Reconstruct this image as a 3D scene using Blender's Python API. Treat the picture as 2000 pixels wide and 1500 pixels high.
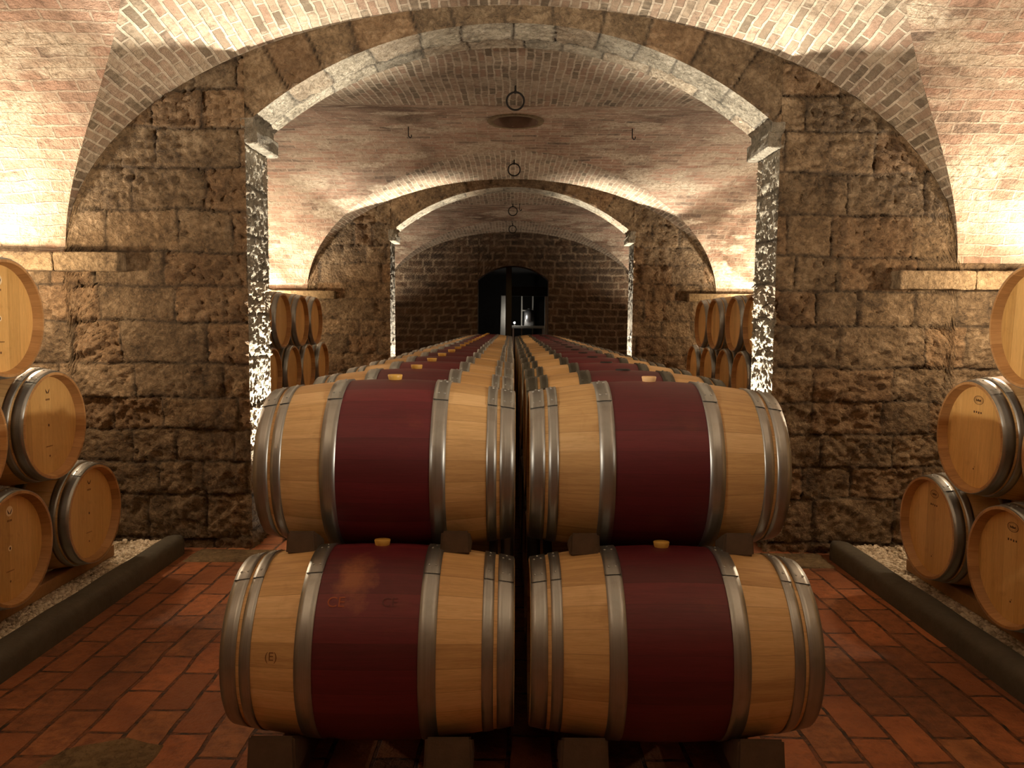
import bpy, bmesh, math, random
from mathutils import Vector, Matrix, noise
from bisect import bisect_right
PI = math.pi
SC = bpy.context.scene
COL = SC.collection
for o in list(bpy.data.objects): bpy.data.objects.remove(o)

# ------------------------------------------------------------------ camera
CAMZ = 1.60
F = 1510.0
cam = bpy.data.cameras.new('camera'); camo = bpy.data.objects.new('camera', cam); COL.objects.link(camo)
cam.sensor_width = 36.0; cam.lens = F/2000*36; cam.clip_start = 0.05; cam.clip_end = 100
PITCH = math.atan(120/F)
camo.matrix_world = (Matrix.Translation((0, 0, CAMZ)) @ Matrix.Rotation(math.radians(-0.08), 4, 'Z')
                     @ Matrix.Rotation(PI/2-PITCH, 4, 'X') @ Matrix.Rotation(math.radians(0.45), 4, 'Z'))
SC.camera = camo
# ------------------------------------------------------------------ world, exposure
w = bpy.data.worlds.new('world'); SC.world = w; w.use_nodes = True
w.node_tree.nodes['Background'].inputs[0].default_value = (1, .75, .5, 1)
w.node_tree.nodes['Background'].inputs[1].default_value = 0.01
vs = SC.view_settings
vs.view_transform = 'Standard'; vs.look = 'None'; vs.gamma = 1; vs.use_curve_mapping = False; vs.exposure = 0.42
# ------------------------------------------------------------------ dimensions
W1, W1B = 5.34, 5.81          # first arch wall, front and back
W2, W2B = 11.61, 12.08        # second arch wall
W3, W3B = 18.30, 18.80        # end wall
BAYS = [(-0.46, W1), (W1B, W2), (W2B, W3)]
A, Z0, HL, HM, KL = 3.05, 2.03, 1.68, 1.79, 0.17
XJ, ZI, XS, ZS, ZA = 1.81, 2.79, 1.76, 2.96, 3.595   # jamb, impost foot, arch spring, apex
RA = (XS**2+(ZA-ZS)**2)/(2*(ZA-ZS))
SIDE = 4.15
# ------------------------------------------------------------------ lamps
WARM = (1.0, .86, .68)
def lamp(name, kind, loc, power, color=WARM, size=.08, target=None, spot=None, blend=.6, label=None, cat='light', sx=None):
    l = bpy.data.lights.new(name, kind); l.energy = power; l.color = color
    if kind == 'AREA':
        l.shape = 'DISK'; l.size = size
    else: l.shadow_soft_size = size
    if kind == 'SPOT': l.spot_size = math.radians(spot); l.spot_blend = blend
    o = bpy.data.objects.new(name, l); COL.objects.link(o); o.location = loc
    if target is not None:
        o.rotation_euler = (Vector(target)-Vector(loc)).to_track_quat('-Z', 'Y').to_euler()
    return o
# uplights hidden behind the barrel stacks in every corner of every bay
UP = [(3.72, .6, 2.0, 900), (3.72, 4.85, 1.84, 150), (3.72, 6.35, 1.7, 115), (3.72, 11.1, 1.7, 210), (3.6, 12.7, 1.7, 130), (3.6, 17.6, 1.7, 170)]
# added unseen point lights near the piers, for uplight spill raking the stone
RAKE = [(3.22, 4.80, 1.86, 30), (3.3, 11.05, 1.85, 26)]
for (x, y, z, p) in RAKE:
    for s in (-1, 1):
        lamp('spill_light', 'POINT', (s*x, y, z), p, (1, .76, .50), size=.04)
for (x, y, z, p) in UP:
    for s in (-1, 1):
        lamp('uplight', 'SPOT', (s*x, y, z), p, size=.05, target=((s*.9, 1.6, 3.75) if y < 1 else (s*(x+.10), y, z+1.5)), spot=(92 if y < 1 else 160), blend=.6)
# floor spotlights at the feet of the arches
FOOT = [(-1.62, W1+.26, 1300), (1.63, W1+.26, 1300), (-1.60, W2+.24, 1900), (1.60, W2+.24, 1900)]
for (x, y, p) in FOOT:
    s = -1 if x < 0 else 1
    lamp('floor_spot_light', 'SPOT', (x, y, .13), p, (1, .90, .74), .03, (x+s*.42, y-.0, 3), 58, 1.0)

# ================================================================== helpers
def link_mesh(name, bm, mats, parent=None, smooth=False):
    me = bpy.data.meshes.new(name); bm.to_mesh(me); bm.free()
    if not isinstance(mats, (list, tuple)): mats = [mats]
    for m in mats: me.materials.append(m)
    if smooth: me.polygons.foreach_set('use_smooth', [True]*len(me.polygons))
    return link_data(name, me, parent)
def link_data(name, me, parent=None):
    o = bpy.data.objects.new(name, me); COL.objects.link(o)
    if parent: o.parent = parent
    return o
def tag(o, label=None, cat=None, group=None, kind=None):
    if label: o['label'] = label
    if cat: o['category'] = cat
    if group: o['group'] = group
    if kind: o['kind'] = kind
    return o
def empty(name, loc, label, cat, group=None, rz=0):
    o = bpy.data.objects.new(name, None); COL.objects.link(o); o.location = loc; o.rotation_euler = (0, 0, rz)
    o.empty_display_size = .1
    return tag(o, label, cat, group)
def box(bm, x0, x1, y0, y1, z0, z1, bev=0, M=None, seg=2):
    vs_ = [bm.verts.new(p) for p in ((x0,y0,z0),(x1,y0,z0),(x1,y1,z0),(x0,y1,z0),(x0,y0,z1),(x1,y0,z1),(x1,y1,z1),(x0,y1,z1))]
    fs = [bm.faces.new([vs_[i] for i in q]) for q in ((3,2,1,0),(4,5,6,7),(0,1,5,4),(1,2,6,5),(2,3,7,6),(3,0,4,7))]
    allv = set(vs_)
    if bev:
        r = bmesh.ops.bevel(bm, geom=list({e for f in fs for e in f.edges}), offset=bev, segments=seg, affect='EDGES', profile=.5)
        allv = {v for v in r['verts']} | {v for v in vs_ if v.is_valid}
    if M is not None:
        for v in allv: v.co = M @ v.co
    return allv
def lathe(bm, prof, n=64, axis='X', uv=None, mat=None, a0=0, a1=2*PI, close=True, flat=None):
    """profile of (axial, radius); revolves about local X. uv: v=axial u=angle/2pi"""
    rows = []
    m = n if close else n+1
    for (a, r) in prof:
        row = []
        for i in range(m):
            t = a0+(a1-a0)*i/n
            if axis == 'X': row.append(bm.verts.new((a, r*math.sin(t), r*math.cos(t))))
            else: row.append(bm.verts.new((r*math.sin(t), r*math.cos(t), a)))
        rows.append(row)
    for j in range(len(prof)-1):
        for i in range(n):
            i2 = (i+1) % m
            try: f = bm.faces.new((rows[j][i], rows[j+1][i], rows[j+1][i2], rows[j][i2]))
            except ValueError: continue
            f.smooth = not (flat and flat(j))
            if mat: f.material_index = mat(j)
            if uv:
                uu = [i/n, i/n, (i+1)/n, (i+1)/n]; vv = [prof[j][0], prof[j+1][0], prof[j+1][0], prof[j][0]]
                for k, l in enumerate(f.loops): l[uv].uv = (uu[k], vv[k])
    return rows
def fbm(p, o=3, g=2.1):
    s = 0; a = .5
    for _ in range(o):
        s += a*noise.noise(p); p = p*g; a *= .5
    return s

# ------------------------------------------------------------------ materials
def new_mat(name):
    m = bpy.data.materials.new(name); m.use_nodes = True
    nt = m.node_tree; b = nt.nodes['Principled BSDF']
    return m, nt, b
class G:
    """small node graph helper"""
    def __init__(s, nt): s.nt = nt
    def n(s, t, ins=None, **kw):
        nd = s.nt.nodes.new(t)
        for k, v in kw.items(): setattr(nd, k, v)
        for k, v in (ins or {}).items():
            if hasattr(v, 'is_linked') or isinstance(v, bpy.types.NodeSocket): s.nt.links.new(v, nd.inputs[k])
            else: nd.inputs[k].default_value = v
        return nd
    def link(s, a, b): s.nt.links.new(a, b)
    def math(s, op, a, b=0.0, c=None, clamp=False):
        nd = s.n('ShaderNodeMath', operation=op, use_clamp=clamp)
        for i, v in enumerate((a, b, c)):
            if v is None: continue
            if isinstance(v, bpy.types.NodeSocket): s.link(v, nd.inputs[i])
            else: nd.inputs[i].default_value = v
        return nd.outputs[0]
    def mix(s, fac, a, b, blend='MIX'):
        nd = s.n('ShaderNodeMix', data_type='RGBA', blend_type=blend)
        for i, v in ((0, fac), (6, a), (7, b)):
            if isinstance(v, bpy.types.NodeSocket): s.link(v, nd.inputs[i])
            else: nd.inputs[i].default_value = v if i == 0 else (*v, 1)
        return nd.outputs[2]
    def noise(s, vec, scale, detail=4, rough=.6, dist=0):
        nd = s.n('ShaderNodeTexNoise', {'Vector': vec, 'Scale': scale, 'Detail': detail, 'Roughness': rough, 'Distortion': dist})
        return nd.outputs['Fac']
    def ramp(s, fac, stops):
        nd = s.n('ShaderNodeValToRGB', {'Fac': fac}); cr = nd.color_ramp
        while len(cr.elements) < len(stops): cr.elements.new(.5)
        for e, (p, c) in zip(cr.elements, stops): e.position = p; e.color = (*c, 1) if len(c) == 3 else c
        return nd.outputs['Color']
    def bump(s, h, strength=.5, dist=.01, normal=None):
        ins = {'Height': h, 'Strength': strength, 'Distance': dist}
        if normal is not None: ins['Normal'] = normal
        return s.n('ShaderNodeBump', ins).outputs[0]

def mat_rubble(name, c_dark, c_mid, c_light, c_groove, bump=.014, tint_amt=1.0):
    """rough quarried stone; block tint and joints come from the mesh's masonry layout"""
    m, nt, b = new_mat(name); g = G(nt)
    tc = g.n('ShaderNodeTexCoord').outputs['Object']
    at = g.n('ShaderNodeAttribute', attribute_name='tint')
    sep = g.n('ShaderNodeSeparateColor', {'Color': at.outputs['Color']})
    n1 = g.noise(tc, 5, 5, .65); n2 = g.noise(tc, 26, 5, .7, .6); n3 = g.noise(tc, 75, 4, .65, 1.0)
    col = g.ramp(g.math('ADD', g.math('MULTIPLY', n1, .5), g.math('MULTIPLY', n2, .5)), [(.36, c_dark), (.5, c_mid), (.66, c_light)])
    t = g.math('ADD', g.math('MULTIPLY', sep.outputs[0], .5), .72)
    col = g.mix(.8, col, g.n('ShaderNodeCombineColor', {'Red': t, 'Green': t, 'Blue': t}).outputs[0], 'MULTIPLY')
    warm = g.math('MULTIPLY', g.math('GREATER_THAN', sep.outputs[2], .7), .15)
    col = g.mix(warm, col, (c_light[0]*1.05, c_light[1]*.72, c_light[2]*.5))
    col = g.mix(g.math('MULTIPLY', sep.outputs[1], .75), col, c_groove)
    pit = g.ramp(n3, [(.30, (.25, .25, .25)), (.45, (1, 1, 1))])
    col = g.mix(.7, col, pit, 'MULTIPLY')
    g.link(col, b.inputs['Base Color']); b.inputs['Roughness'].default_value = .92
    vor = g.n('ShaderNodeTexVoronoi', {'Vector': tc, 'Scale': 30, 'Randomness': 1}).outputs['Distance']
    h = g.math('ADD', g.math('MULTIPLY', n2, .9), g.math('ADD', g.math('MULTIPLY', n3, .35), g.math('MULTIPLY', vor, .35)))
    g.link(g.bump(h, 1.0, bump*3.2), b.inputs['Normal'])
    return m

def mat_brick(name, bw, bh, cols, mortar, off=.5, msize=.008, bump=.006, rough=.9, wob=.012, soot=.5, dark=None, tc_out='UV', swap=False, patch=0):
    m, nt, b = new_mat(name); g = G(nt)
    tcn = g.n('ShaderNodeTexCoord'); tc = tcn.outputs[tc_out]; ob = tcn.outputs['Object']
    if swap:
        sp = g.n('ShaderNodeSeparateXYZ', {0: tc}); tc = g.n('ShaderNodeCombineXYZ', {0: sp.outputs[1], 1: sp.outputs[0]}).outputs[0]
    wn = g.n('ShaderNodeTexNoise', {'Vector': ob, 'Scale': 2.2, 'Detail': 4, 'Roughness': .6})
    wv = g.n('ShaderNodeVectorMath', {0: wn.outputs['Color'], 1: (.5, .5, .5)}, operation='SUBTRACT').outputs[0]
    wv = g.n('ShaderNodeVectorMath', {0: wv, 1: (wob*3, wob*3, 0)}, operation='MULTIPLY').outputs[0]
    vec = g.n('ShaderNodeVectorMath', {0: tc, 1: wv}, operation='ADD').outputs[0]
    def brick(c1, c2, mc):
        nd = g.n('ShaderNodeTexBrick', {'Vector': vec, 'Color1': (*c1, 1), 'Color2': (*c2, 1), 'Mortar': (*mc, 1), 'Scale': 1.0,
                 'Mortar Size': msize, 'Mortar Smooth': .25, 'Bias': 0.0, 'Brick Width': bw, 'Row Height': bh})
        nd.offset = off
        return nd
    b1 = brick((0, 0, 0), (1, 1, 1), (.5, .5, .5))
    v = g.math('ADD', b1.outputs['Color'], 0.0)
    n1 = g.noise(ob, 1.3, 5, .6); n2 = g.noise(ob, 18, 5, .7); n3 = g.noise(ob, 70, 3, .6)
    v = g.math('ADD', g.math('MULTIPLY', v, .75), g.math('MULTIPLY', n2, .3))
    col = g.ramp(v, [(i/(len(cols)-1)*.9+.05, c) for i, c in enumerate(cols)])
    mott = g.ramp(n2, [(.3, (.55, .52, .5)), (.55, (1, 1, 1))])
    col = g.mix(.8, col, mott, 'MULTIPLY')
    mfac = b1.outputs['Fac']
    mf = g.math('MULTIPLY', mfac, g.ramp(n2, [(.3, (.25,)*3), (.6, (1,)*3)]))
    col = g.mix(mf, col, mortar)
    sootn = g.ramp(g.noise(ob, .9, 6, .65, .8), [(.42, (1, 1, 1)), (.68, dark or (.42, .36, .32))])
    col = g.mix(soot, col, sootn, 'MULTIPLY')
    if patch:   # stretches of rough stone and old render among the bricks
        pn = g.ramp(g.noise(g.n('ShaderNodeVectorMath', {0: ob, 1: (1, 2.2, 2.2)}, operation='MULTIPLY').outputs[0], 1.5, 5, .6), [(.53, (0,)*3), (.60, (1,)*3)])
        pc = g.ramp(g.noise(ob, 22, 5, .75, .7), [(.32, (.16, .12, .08)), (.46, (.42, .34, .24)), (.62, (.62, .54, .42))])
        col = g.mix(g.math('MULTIPLY', pn, patch), col, pc)
    g.link(col, b.inputs['Base Color']); b.inputs['Roughness'].default_value = rough
    h = g.math('SUBTRACT', g.math('ADD', g.math('MULTIPLY', n2, .8), g.math('MULTIPLY', n3, .3)), g.math('MULTIPLY', mfac, .9))
    h = g.math('ADD', h, g.math('MULTIPLY', b1.outputs['Color'], .35))
    g.link(g.bump(h, 1.0, bump), b.inputs['Normal'])
    return m

M = {}
M['stone'] = mat_rubble('rough_stone', (.070, .045, .024), (.21, .140, .074), (.42, .31, .19), (.040, .026, .015))
M['jamb'] = mat_rubble('pitted_stone', (.13, .11, .075), (.40, .35, .26), (.66, .60, .48), (.05, .04, .03), bump=.022)
M['ledge'] = mat_rubble('ledge_stone', (.15, .10, .055), (.38, .27, .15), (.56, .43, .27), (.05, .03, .02), bump=.012)
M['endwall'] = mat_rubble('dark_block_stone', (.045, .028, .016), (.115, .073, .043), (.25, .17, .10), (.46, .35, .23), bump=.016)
BR = [(.12, .095, .07), (.36, .25, .175), (.45, .285, .20), (.47, .375, .27), (.40, .235, .16), (.54, .455, .34)]
M['vault'] = mat_brick('vault_brick', .28, .075, BR, (.50, .41, .31), bump=.034, wob=.03, soot=1.0, patch=.8, dark=(.30, .25, .20))
M['lunette'] = mat_brick('lunette_brick', .22, .066, [(.07, .055, .038), (.36, .265, .185), (.17, .135, .09), (.43, .345, .245), (.34, .225, .155), (.48, .41, .30)],
                         (.56, .48, .37), msize=.010, bump=.026, wob=.02, soot=.75, patch=.4)
M['side'] = mat_brick('side_wall_brick', .28, .075, BR, (.5, .41, .31), bump=.02, soot=.7, patch=.5)
M['floor'] = mat_brick('terracotta_floor', .34, .165, [(.12, .052, .026), (.34, .125, .048), (.52, .18, .062), (.28, .10, .038), (.56, .24, .09)],
                       (.020, .012, .008), msize=.009, bump=.014, rough=.58, wob=.018, soot=.85, dark=(.38, .32, .28), tc_out='Object', swap=True)

def mat_oak(name, c1, c2, c3, red=False, head=False, varnish=.5, worn=False):
    m, nt, b = new_mat(name); g = G(nt)
    tcn = g.n('ShaderNodeTexCoord'); ob = tcn.outputs['Object']; uv = tcn.outputs['UV']
    rnd = g.n('ShaderNodeObjectInfo').outputs['Random']
    so = g.n('ShaderNodeSeparateXYZ', {0: ob}); su = g.n('ShaderNodeSeparateXYZ', {0: uv})
    if head:
        u = g.math('DIVIDE', so.outputs[1], .088); stretch = g.n('ShaderNodeCombineXYZ', {0: so.outputs[0], 1: g.math('MULTIPLY', so.outputs[1], 60), 2: g.math('MULTIPLY', so.outputs[2], 3)}).outputs[0]
    else:
        u = g.math('MULTIPLY', su.outputs[0], 26.0); stretch = g.n('ShaderNodeCombineXYZ', {0: g.math('MULTIPLY', su.outputs[1], 3), 1: g.math('MULTIPLY', su.outputs[0], 110), 2: rnd}).outputs[0]
    u = g.math('ADD', u, g.math('MULTIPLY', rnd, 37))
    cell = g.math('FLOOR', u); fr = g.math('FRACT', u)
    wn = g.n('ShaderNodeTexWhiteNoise', {'W': cell}, noise_dimensions='1D').outputs['Value']
    st = g.n('ShaderNodeVectorMath', {0: stretch, 1: g.n('ShaderNodeCombineXYZ', {0: g.math('MULTIPLY', wn, 20), 1: g.math('MULTIPLY', wn, 9), 2: g.math('MULTIPLY', rnd, 11)}).outputs[0]}, operation='ADD').outputs[0]
    grain = g.noise(st, 1.0, 5, .6, .8)
    fig = g.noise(st, 3.2, 3, .55, 2.0)
    v = g.math('ADD', g.math('MULTIPLY', grain, .55), g.math('MULTIPLY', wn, .45))
    col = g.ramp(v, [(.2, c1), (.5, c2), (.82, c3)])
    if red:
        blot = g.noise(ob, 4.5, 5, .6); 
        f = g.ramp(blot, [(.62, (0, 0, 0)), (.74, (1, 1, 1))])
        col = g.mix(g.math('MULTIPLY', f, .35), col, (.20, .05, .02))
    if worn:   # a scraped patch where bare oak shows through
        d_ = g.n('ShaderNodeVectorMath', {0: g.n('ShaderNodeVectorMath', {0: ob, 1: (-.055, -.20, .255)}, operation='SUBTRACT').outputs[0], 1: (1.2, .7, .7)}, operation='MULTIPLY').outputs[0]
        ln = g.n('ShaderNodeVectorMath', {0: d_}, operation='LENGTH').outputs['Value']
        wf = g.ramp(g.math('ADD', g.math('MULTIPLY', ln, 5.0), g.math('MULTIPLY', g.noise(ob, 16, 5, .7), .7)), [(.45, (1,)*3), (.80, (0,)*3)])
        col = g.mix(g.math('MULTIPLY', wf, .75), col, (.36, .13, .05))
    col = g.mix(.35, col, g.ramp(fig, [(.35, (.6, .5, .4)), (.6, (1, 1, 1))]), 'MULTIPLY')
    joint = g.math('LESS_THAN', fr, .022 if not head else .012)
    col = g.mix(g.math('MULTIPLY', joint, .45), col, (c1[0]*.35, c1[1]*.3, c1[2]*.25))
    stain = g.ramp(g.noise(ob, 7, 4, .6, .5), [(.60, (1, 1, 1)), (.78, (.62, .5, .4))])
    col = g.mix(.5, col, stain, 'MULTIPLY')
    tone = g.math('ADD', g.math('MULTIPLY', rnd, .2), .88)
    col = g.mix(1.0, col, g.n('ShaderNodeCombineColor', {'Red': tone, 'Green': tone, 'Blue': tone}).outputs[0], 'MULTIPLY')
    g.link(col, b.inputs['Base Color'])
    b.inputs['Roughness'].default_value = varnish
    h = g.math('SUBTRACT', g.math('MULTIPLY', grain, .25), joint)
    g.link(g.bump(h, .35, .0015), b.inputs['Normal'])
    return m
M['oak'] = mat_oak('oak_staves', (.46, .28, .115), (.68, .45, .20), (.82, .59, .31))
M['oak_head'] = mat_oak('oak_head', (.56, .335, .105), (.74, .455, .155), (.82, .54, .20), head=True, varnish=.55)
M['oak_rim'] = mat_oak('oak_rim', (.36, .19, .07), (.50, .28, .11), (.60, .36, .15))
M['red'] = mat_oak('wine_red_band', (.075, .009, .014), (.12, .012, .021), (.17, .020, .028), red=True, varnish=.5)
M['red_worn'] = mat_oak('worn_wine_red_band', (.075, .009, .014), (.12, .012, .021), (.17, .020, .028), red=True, varnish=.5, worn=True)

def mat_metal(name, c, rough=.38, streak=.35):
    m, nt, b = new_mat(name); g = G(nt)
    uv = g.n('ShaderNodeTexCoord').outputs['UV']; ob = g.n('ShaderNodeTexCoord').outputs['Object']
    s = g.n('ShaderNodeSeparateXYZ', {0: ob})
    st = g.n('ShaderNodeCombineXYZ', {0: g.math('MULTIPLY', s.outputs[0], 420), 1: g.math('MULTIPLY', s.outputs[1], 4), 2: g.math('MULTIPLY', s.outputs[2], 4)}).outputs[0]
    n = g.noise(st, 1, 4, .6); n2 = g.noise(ob, 14, 4, .6)
    k = g.math('ADD', g.math('MULTIPLY', n, streak), 1-streak*.5)
    col = g.mix(1.0, c, g.n('ShaderNodeCombineColor', {'Red': k, 'Green': k, 'Blue': k}).outputs[0], 'MULTIPLY')
    col = g.mix(g.math('MULTIPLY', g.ramp(n2, [(.5, (0,)*3), (.75, (1,)*3)]), .35), col, (c[0]*.55, c[1]*.5, c[2]*.42))
    g.link(col, b.inputs['Base Color']); b.inputs['Metallic'].default_value = .9
    g.link(g.math('ADD', g.math('MULTIPLY', n, .25), rough-.1), b.inputs['Roughness'])
    g.link(g.bump(n, .25, .0008), b.inputs['Normal'])
    return m
M['hoop'] = mat_metal('galvanised_hoop', (.40, .42, .42), .34, .5)
M['hoop_dark'] = mat_metal('dark_hoop', (.13, .13, .11), .42)
def plain(name, c, rough=.7, bump=0, scale=30, metal=0, var=.4):
    m, nt, b = new_mat(name); g = G(nt); ob = g.n('ShaderNodeTexCoord').outputs['Object']
    n = g.noise(ob, scale, 5, .65); n2 = g.noise(ob, scale*.2, 4, .6)
    k = g.math('ADD', g.math('MULTIPLY', g.math('ADD', n, n2), var), 1-var)
    g.link(g.mix(1.0, c, g.n('ShaderNodeCombineColor', {'Red': k, 'Green': k, 'Blue': k}).outputs[0], 'MULTIPLY'), b.inputs['Base Color'])
    b.inputs['Roughness'].default_value = rough; b.inputs['Metallic'].default_value = metal
    if bump: g.link(g.bump(n, .8, bump), b.inputs['Normal'])
    return m
M['bung_yellow'] = plain('yellow_silicone', (.62, .38, .08), .45)
M['bung_pale'] = plain('pale_wood_bung', (.68, .45, .22), .6)
M['bung_black'] = plain('black_rubber', (.012, .01, .01), .6)
M['iron'] = plain('black_iron', (.02, .016, .013), .6, .001, 60, .3)
M['kerb'] = plain('grey_kerb_stone', (.085, .075, .055), .8, .006, 22, 0, .6)
M['timber'] = plain('old_timber', (.36, .20, .09), .8, .003, 30, 0, .6)
M['chock'] = plain('chock_wood', (.10, .066, .042), .85, .004, 25, 0, .6)
M['chock_red'] = plain('brick_piece', (.15, .085, .05), .85, .004, 25, 0, .6)
M['slab'] = mat_rubble('ochre_stone', (.10, .065, .03), (.24, .165, .08), (.38, .28, .15), (.05, .03, .02), bump=.006)
M['mark_dark'] = plain('burnt_mark', (.07, .03, .012), .8)
M['mark_mid'] = plain('faint_burnt_mark', (.20, .095, .035), .8)
M['mark_pale'] = plain('pale_paper_disc', (.92, .76, .50), .7, 0, 30, 0, .15)
M['mark_orange'] = plain('scraped_wood', (.36, .09, .035), .7)
M['void'] = plain('near_black', (.012, .01, .009), .95)  # plain near-black colour for the shaft cap and the door header
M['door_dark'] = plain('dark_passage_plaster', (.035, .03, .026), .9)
M['steel'] = plain('brushed_tank_steel', (.5, .5, .52), .3, 0, 30, .9, .2)
M['whitewood'] = plain('pale_painted_wood', (.55, .52, .46), .6, 0, 20, 0, .3)
M['olive'] = plain('olive_post_wood', (.10, .095, .06), .7, .002, 30, 0, .5)
m, nt, b = new_mat('gravel'); g = G(nt)
gi = g.n('ShaderNodeAttribute', attribute_name='tint').outputs['Color']
g.link(g.mix(1.0, g.ramp(g.n('ShaderNodeSeparateColor', {'Color': gi}).outputs[0], [(0, (.34, .27, .18)), (.5, (.66, .57, .43)), (1, (.86, .79, .65))]), (1, 1, 1), 'MULTIPLY'), b.inputs['Base Color'])
b.inputs['Roughness'].default_value = .85; M['gravel'] = m
m, nt, b = new_mat('lit_lens'); b.inputs['Emission Color'].default_value = (1, .93, .82, 1); b.inputs['Emission Strength'].default_value = 25; M['lens'] = m

# ================================================================== masonry
class Masonry:
    def __init__(s, seed, hmin, hmax, lmin, lmax, height=6, length=14):
        r = random.Random(seed); s.z = [-.5]; s.rows = []
        while s.z[-1] < height:
            s.z.append(s.z[-1]+r.uniform(hmin, hmax))
            xs = [-length/2-r.random()*lmax]
            while xs[-1] < length/2: xs.append(xs[-1]+r.uniform(lmin, lmax))
            s.rows.append((xs, [(r.random(), r.random(), r.random()) for _ in xs]))
    def at(s, u, v):
        j = max(0, min(len(s.rows)-1, bisect_right(s.z, v)-1)); xs, rr = s.rows[j]
        i = max(0, min(len(xs)-2, bisect_right(xs, u)-1))
        d = min(v-s.z[j], s.z[j+1]-v, u-xs[i], xs[i+1]-u)
        return max(d, 0), rr[i]
def disp_grid(bm, tint, S, T, pos, nrm, mas, amp=.02, joint=.016, block=.016, fine=.010, freq=7, taper=.02, edge=None, uvw=None, jr=.013, mi=0):
    """S,T parameter lists; pos(s,t)->Vector, nrm(s,t)->outward Vector; masonry in (u,v)=uvw(s,t)"""
    grid = []; cols = []
    P = [[pos(s, t) for t in T] for s in S]
    for i, s in enumerate(S):
        row = []; rc = []
        for j, t in enumerate(T):
            p = P[i][j]; u, v = uvw(s, t)
            wv = Vector((u*2.3, v*2.3, 7.1)); wu = noise.noise(wv)*.035; ww = noise.noise(wv+Vector((9, 3, 1)))*.025
            d, r = mas.at(u+wu, v+ww)
            q = Vector((p.x*freq+3*r[0]*9, p.y*freq+r[1]*7, p.z*freq))
            n1 = fbm(q, 3); n2 = fbm(q*3.3, 3, 2.2)
            ridg = 1-abs(noise.noise(q*2.1+Vector((5, 5, 5))))*2
            rough = .35+.9*r[1]
            h = (r[0]-.5)*block + (n1*amp*1.6 + n2*fine*2.0 + (ridg-.5)*fine*.8)*rough
            gr = max(0., 1-d/jr)
            h -= gr**.7*joint
            if edge: h *= min(1, edge(s, t, p)/taper)
            row.append(bm.verts.new(p+nrm(s, t)*h)); rc.append((r[2], min(1, gr*1.3), r[1]))
        grid.append(row); cols.append(rc)
    for i in range(len(S)-1):
        for j in range(len(T)-1):
            f = bm.faces.new((grid[i][j], grid[i+1][j], grid[i+1][j+1], grid[i][j+1])); f.smooth = True; f.material_index = mi
            cc = (cols[i][j], cols[i+1][j], cols[i+1][j+1], cols[i][j+1])
            for l, c in zip(f.loops, cc): l[tint] = (*c, 1)
    return grid
def lin(a, b, step):
    n = max(2, int(math.ceil((b-a)/step)))
    return [a+(b-a)*i/n for i in range(n+1)]
def arch_z(x): return ZA-RA+math.sqrt(max(0, RA*RA-x*x))
KEND = {W1: .17, W1B: .22, W2: 0.0, W2B: .2, W3: 0.0, -.46: .17}
def zl(x, d, k=0):
    u = min(abs(x)/A, 1); return Z0+HL*math.sqrt(1-u*u)+k*d*4*u*(1-u)

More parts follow.
